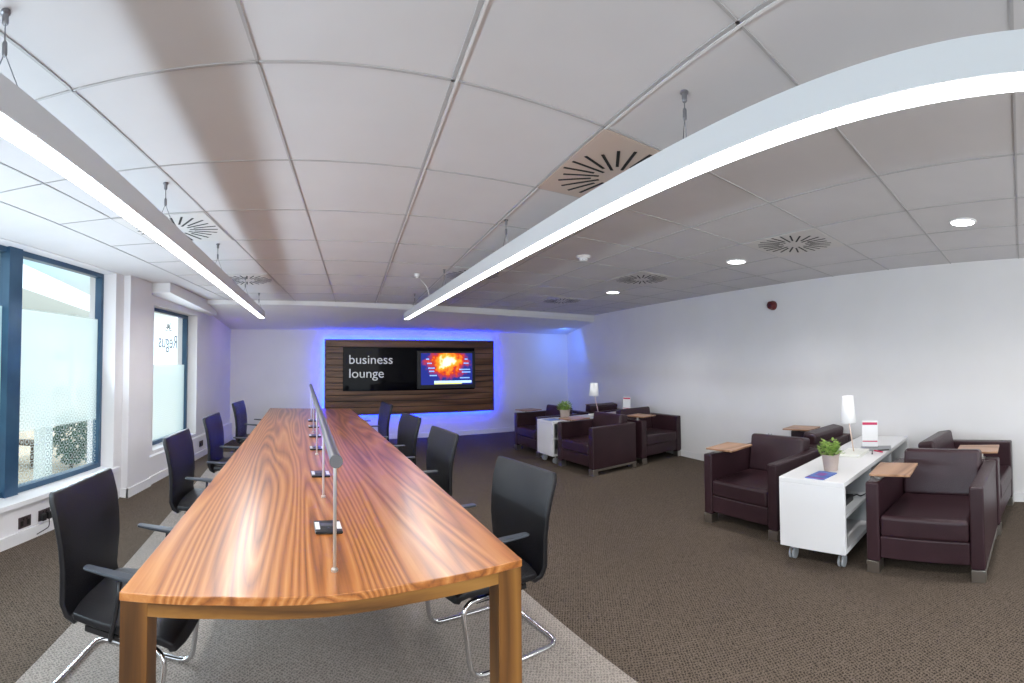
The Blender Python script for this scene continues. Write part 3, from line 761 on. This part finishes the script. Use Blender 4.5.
def leaflet_stand(x, y, z, rz, lab, s=1.0):
    p = empty('leaflet_stand', (x, y, z), rz, lab, 'leaflet stand', 'white leaflet stands on the shelf units')
    bm = BM(); box(bm, -.03 * s, .03 * s, -.078 * s, .078 * s, 0, .006); obj('foot', bm, M['alu'], p)
    bm = BM(); box(bm, -.002, .002, -.074 * s, .074 * s, .006, .245 * s); xf(bm, Matrix.Rotation(.06, 4, 'Y')); obj('card', bm, M['paper'], p)
    bm = BM(); box(bm, -.0035, .0035, -.070 * s, .070 * s, .205 * s, .228 * s); xf(bm, Matrix.Rotation(.06, 4, 'Y')); obj('printed_band', bm, M['redp'], p)
    bm = BM(); box(bm, -.0035, .0035, -.070 * s, .070 * s, .050 * s, .060 * s); xf(bm, Matrix.Rotation(.06, 4, 'Y')); obj('printed_band', bm, M['redp'], p)
leaflet_stand(4.10, 1.40, .60, .15, 'white leaflet stand with crimson bands on the near white shelf unit')
leaflet_stand(5.10, 5.78, .60, .2, 'white leaflet stand with a crimson band on the far white shelf unit')
mg = empty('magazine', (4.05, 1.33, .60), .3, 'grey covered magazine lying in front of the leaflet stand', 'magazine')
bm = BM(); box(bm, -.10, .10, -.14, .14, 0, .005); obj('cover', bm, mat('grey_cover', (.22, .24, .25), .4), mg)
bm = BM(); box(bm, -.098, .098, -.138, .138, -.0005, .004); obj('pages', bm, M['paper'], mg)
for k, (x, y, r, mt, nm) in enumerate(((3.86, 1.30, .3, 'black', 'black pen with silver tip lying by the lamp base on the near shelf unit'), (3.92, 1.265, 1.1, 'redp', 'crimson pen lying between two black pens on the near shelf unit'), (3.97, 1.235, 2.0, 'black', 'black pen farthest from the lamp base on the near shelf unit'))):
    p = empty('pen', (x, y, .606), r, nm, 'pen', 'pens scattered on the near shelf unit')
    bm = BM(); tube(bm, [(-.055, 0, 0), (.05, 0, 0)], .006, 8); obj('barrel', bm, M[mt], p)
    bm = BM(); tube(bm, [(.05, 0, 0), (.066, 0, 0)], [.005, .001], 8); obj('tip', bm, M['steel'], p)
# leads and a hub inside the near shelf unit
for z, lab, x in ((.365, 'black cable hub on the middle shelf of the near white unit', 3.22),):
    p = empty('cable_hub', (x, 1.30, z + .0005), 0, lab, 'cable hub')
    bm = BM(); box(bm, -.08, .08, -.03, .03, 0, .045); obj('hub_body', bm, M['black'], p, bevel=.004)
    bm = BM(); tube(bm, arc_path([(.08, 0, .02), (.16, -.03, .02), (.12, -.07, .02), (.24, -.08, .01)], .05), .005, 6); obj('lead', bm, M['black'], p)

# ------------------------------------------------------------------ feature wall panel, sign, screen
pn = empty('slatted_wall_panel', (2.325, 8.50, .47), 0, 'dark walnut slatted wall panel on the far wall with blue light glowing behind it', 'wall panel')
PW, PH = 3.33, 1.39
bm = BM(); box(bm, -PW / 2 + .004, PW / 2 - .004, .0, .038, .004, PH - .004); obj('backing_board', bm, M['slot'], pn)
bm = BM(); box(bm, -PW / 2, PW / 2, -.03, .04, 0, .03); box(bm, -PW / 2, PW / 2, -.03, .04, PH - .03, PH); box(bm, -PW / 2, -PW / 2 + .03, -.03, .04, .03, PH - .03); box(bm, PW / 2 - .03, PW / 2, -.03, .04, .03, PH - .03)
obj('border_frame', bm, M['slat'], pn)
ns = 12; sh = (PH - .06) / ns
for k in range(ns):
    bm = BM(); box(bm, -PW / 2 + .03, PW / 2 - .03, -.018, .0, .03 + k * sh + .006, .03 + (k + 1) * sh - .006); obj('slat', bm, M['slat'], pn, bevel=.003)
bm = BM()
for (a, b_, c_, d_) in ((-PW / 2 + .02, PW / 2 - .02, PH - .035, PH - .015), (-PW / 2 + .02, PW / 2 - .02, .015, .035), (-PW / 2 + .015, -PW / 2 + .035, .04, PH - .04), (PW / 2 - .035, PW / 2 - .015, .04, PH - .04)):
    box(bm, a, b_, .041, .05, c_, d_)
obj('led_strip', bm, M['led'], pn)
sg = empty('glass_sign_board', (2.28, 8.478, .91), 0, 'glossy black sign board reading business lounge on the slatted panel', 'sign')
bm = BM(); box(bm, -1.285, 1.285, -.02, 0, 0, .80); obj('glass_board', bm, M['gloss'], sg, bevel=.003)
for s_, z in (('business', .50), ('lounge', .245)):
    t = text_mesh('lettering', s_, .235, M['txt']); t.rotation_euler = (PI / 2, 0, 0); t.location = (-1.185, -.0215, z); t.scale = (1.06, 1, 1); t.parent = sg
tv = empty('television', (2.975, 8.455, .985), 0, 'flat television showing an orange burst, mounted on the black sign board', 'television')
bm = BM(); box(bm, -.585, .585, -.045, 0, -.045, .665); obj('bezel', bm, M['black'], tv, bevel=.006)
bm = BM(); box(bm, -.52, .52, -.048, -.045, -.30, .30); so = obj('screen', bm, M['screen'], tv); so.location = (0, 0, .325)
bm = BM(); box(bm, -.26, .50, -.0505, -.0485, .055, .10); obj('ticker_bar', bm, M['tick'], tv)
bm = BM(); box(bm, -.26, .30, -.0505, -.0485, .035, .053); obj('yellow_strip', bm, M['ticky'], tv)
for (x, z, w) in ((-.42, .50, .06), (-.40, .42, .09), (-.38, .33, .13), (-.36, .27, .10), (-.35, .19, .14), (.36, .5, .06), (.34, .42, .10), (.25, .30, .22), (.30, .25, .18), (.26, .14, .20)):
    bm = BM(); box(bm, x, x + w, -.0505, -.0485, z, z + .022); obj('caption_bar', bm, M['tickb'], tv)

# ------------------------------------------------------------------ wall fittings
an_r = math.atan(.158)
p = empty('alarm_sounder', (XR(2.9), 2.9, 2.09), PI - an_r, 'dark red round alarm sounder high on the right wall', 'alarm')
bm = BM(); lathe(bm, [(.058, 0), (.058, .03), (.050, .045), (.046, .075), (.03, .082)], seg=28); xf(bm, Matrix.Rotation(PI / 2, 4, 'Y')); obj('housing', bm, M['red'], p)
bm = BM(); lathe(bm, [(.03, .08), (.03, .088), (.012, .09)], seg=20); xf(bm, Matrix.Rotation(PI / 2, 4, 'Y')); obj('grille', bm, mat('dark_grille', (.06, .005, .005), .5), p)
def wall_socket(x, y, z, rz, lab, plug, style='steel'):
    p = empty('wall_socket', (x, y, z), rz, lab, 'socket', 'double wall sockets')
    bm = BM(); box(bm, 0, .009, -.073, .073, -.043, .043); obj('face_plate', bm, M[style], p, bevel=.002)
    for s in (-1, 1):
        bm = BM(); box(bm, .009, .011, s * .037 - .016, s * .037 + .016, -.026, .014); obj('outlet', bm, M['slot'], p)
        bm = BM(); box(bm, .009, .012, s * .02 - .005, s * .02 + .005, .018, .032); obj('switch', bm, M['slot'], p)
    if plug:
        for s in (-1, 1):
            bm = BM(); box(bm, .011, .045, s * .037 - .024, s * .037 + .024, -.034, .02); a = obj('plug', bm, M['black'], p, bevel=.004)
        bm = BM(); tube(bm, arc_path([(.03, .037, -.03), (.04, .03, -.10), (.04, -.05, -.11), (.03, -.12, -.125)], .04), .004, 6); obj('plug_lead', bm, M['black'], p)
rl = -math.atan(.165)
M['bronze'] = mat('dark_bronze_plate', (.09, .07, .075), .35, .5)
wall_socket(XL(3.16) + .001, 3.16, .155, rl, 'dark double socket low on the window wall, left one without plugs', False, 'bronze')
wall_socket(XL(3.40) + .001, 3.40, .155, rl, 'dark double socket low on the window wall with two black plugs', True, 'bronze')
wall_socket(XL(6.95) + .047, 6.95, .20, rl, 'dark double socket on the boxed ledge beyond the second window', False, 'bronze')
wall_socket(XL(7.35) + .047, 7.35, .20, rl, 'black double socket farthest along the boxed ledge', True, 'bronze')
wall_socket(XR(2.99) - .001, 2.99, .475, PI - an_r, 'socket with a black plug on the right wall behind an armchair', True, 'white')

# ------------------------------------------------------------------ lights
def area(name, loc, target, sx, sy, power, col=(1, 1, 1), spread=PI):
    l = bpy.data.lights.new(name, 'AREA'); l.shape = 'RECTANGLE'; l.size = sx; l.size_y = sy; l.energy = power; l.color = col; l.spread = spread
    o = bpy.data.objects.new(name, l); COL.objects.link(o); o.location = loc
    d = Vector(target) - Vector(loc); o.rotation_euler = d.to_track_quat('-Z', 'Y').to_euler(); return o
# daylight bouncing in through the big window, low and bluish
w = area('daylight_big_window', (XL(2.0) - .02, 2.0, 1.08), (2.2, 1.45, 1.9), 4.6, .12, 64, (.72, .86, 1.0))
w.rotation_euler = (Matrix.Rotation(-math.atan(.165), 3, 'Z') @ Matrix.Rotation(math.radians(-112), 3, 'Y') ).to_euler()
w.data.size, w.data.size_y = .11, 4.6
area('daylight_second_window', (XL(6.1) - .05, 6.1, 1.25), (2.5, 5.4, 1.2), 1.2, 1.5, 14, (.75, .88, 1.0))
# light of the pendants themselves (their lit undersides)
for f, sgn, pw in ((fR, 1, 34), (fL, -1, 34)):
    for y in (-.6, 2.0, 4.8):
        a = area('pendant_glow', (f(y) + sgn * .041, y, 2.045), (f(y) + sgn * .041, y, 0), .06, 2.6, pw / 3, (1, .97, .95))
        a.rotation_euler = (0, 0, 0)
    # added upward lamps to lift the ceiling, no part of the pendants; switched off
    for y in (-.6, 2.0, 4.8):
        a = area('ceiling_fill', (f(y) + sgn * .041, y, 2.15), (f(y), y, 3), .05, 2.6, 0.0, (1, .96, .94)); a.rotation_euler = (PI, 0, 0)
for j in ((3.03, .33), (3.51, 2.45), (3.92, 4.69)):
    l = bpy.data.lights.new('downlight_beam', 'SPOT'); l.energy = 52; l.spot_size = 2.5; l.spot_blend = .8; l.shadow_soft_size = .07; l.color = (1, .98, .96)
    o = bpy.data.objects.new('downlight_beam', l); COL.objects.link(o); o.location = (j[0], j[1], H - .02)
area('corner_tint_blue', (5.35, 7.9, 1.9), (5.6, 8.6, 1.5), .1, .5, 3.0, (.05, .2, 1.0))  # added lamp without a fitting, tints the far right corner blue
area('corner_tint_violet', (-.75, 7.7, 1.95), (-1.2, 8.1, 1.7), .1, .5, .45, (.25, .12, 1.0))  # likewise added, no cove here: violet spill for the far left corner
l = area('fill_behind_camera', (1.2, -3.2, 1.3), (1.2, 3, 1.35), 5.5, 2.2, 60, (.98, .98, 1.0))  # added soft fill lamp at the open end, brightens the whole room

wd = bpy.data.worlds.new('sky'); SC.world = wd; wd.use_nodes = True
nt = wd.node_tree; bg = nt.nodes['Background']
tc = nt.nodes.new('ShaderNodeTexCoord'); sp = nt.nodes.new('ShaderNodeSeparateXYZ'); nt.links.new(tc.outputs['Generated'], sp.inputs[0])
no = nt.nodes.new('ShaderNodeTexNoise'); no.inputs['Scale'].default_value = 2.2; no.inputs['Detail'].default_value = 4
mp = nt.nodes.new('ShaderNodeMapping'); mp.inputs['Scale'].default_value = (1, 1, 4); nt.links.new(tc.outputs['Generated'], mp.inputs[0]); nt.links.new(mp.outputs[0], no.inputs['Vector'])
cr = nt.nodes.new('ShaderNodeValToRGB'); cr.color_ramp.elements[0].color = (.62, .80, .92, 1); cr.color_ramp.elements[0].position = .35; cr.color_ramp.elements[1].color = (1, 1, 1, 1); cr.color_ramp.elements[1].position = .62
nt.links.new(no.outputs['Fac'], cr.inputs[0]); nt.links.new(cr.outputs[0], bg.inputs[0]); bg.inputs[1].default_value = 1.7
sun = bpy.data.lights.new('sun', 'SUN'); sun.energy = 2.2; sun.angle = .1; so_ = bpy.data.objects.new('sun', sun); COL.objects.link(so_); so_.rotation_euler = (math.radians(20), math.radians(48), 0)

# ------------------------------------------------------------------ camera: a cylindrical panorama, as the wide photograph
f, cx, cy = 466.4078, 512.0, 346.5827
cam = bpy.data.cameras.new('camera'); co = bpy.data.objects.new('camera', cam); COL.objects.link(co); SC.camera = co
Rc = ((0.887352, -0.461028, -0.007696), (0.461039, 0.886873, 0.029996), (-0.007003, -0.030165, 0.99952))
Mx = Matrix.Identity(4)
for i in range(3): Mx[i][0] = Rc[0][i]; Mx[i][1] = Rc[2][i]; Mx[i][2] = -Rc[1][i]
Mx[2][3] = 1.461; co.matrix_world = Mx
cam.type = 'PANO'; cam.panorama_type = 'CENTRAL_CYLINDRICAL'
cam.central_cylindrical_range_u_min = -512 / f; cam.central_cylindrical_range_u_max = 512 / f
cam.central_cylindrical_range_v_min = -(683 - cy) / f; cam.central_cylindrical_range_v_max = cy / f
cam.central_cylindrical_radius = 1
cam.clip_start = .02; cam.clip_end = 200

SC.view_settings.view_transform = 'Standard'; SC.view_settings.exposure = .45
SC.cycles.use_denoising = True
SC.cycles.max_bounces = 8; SC.cycles.diffuse_bounces = 4; SC.cycles.transparent_max_bounces = 12
SC.cycles.sample_clamp_indirect = 6
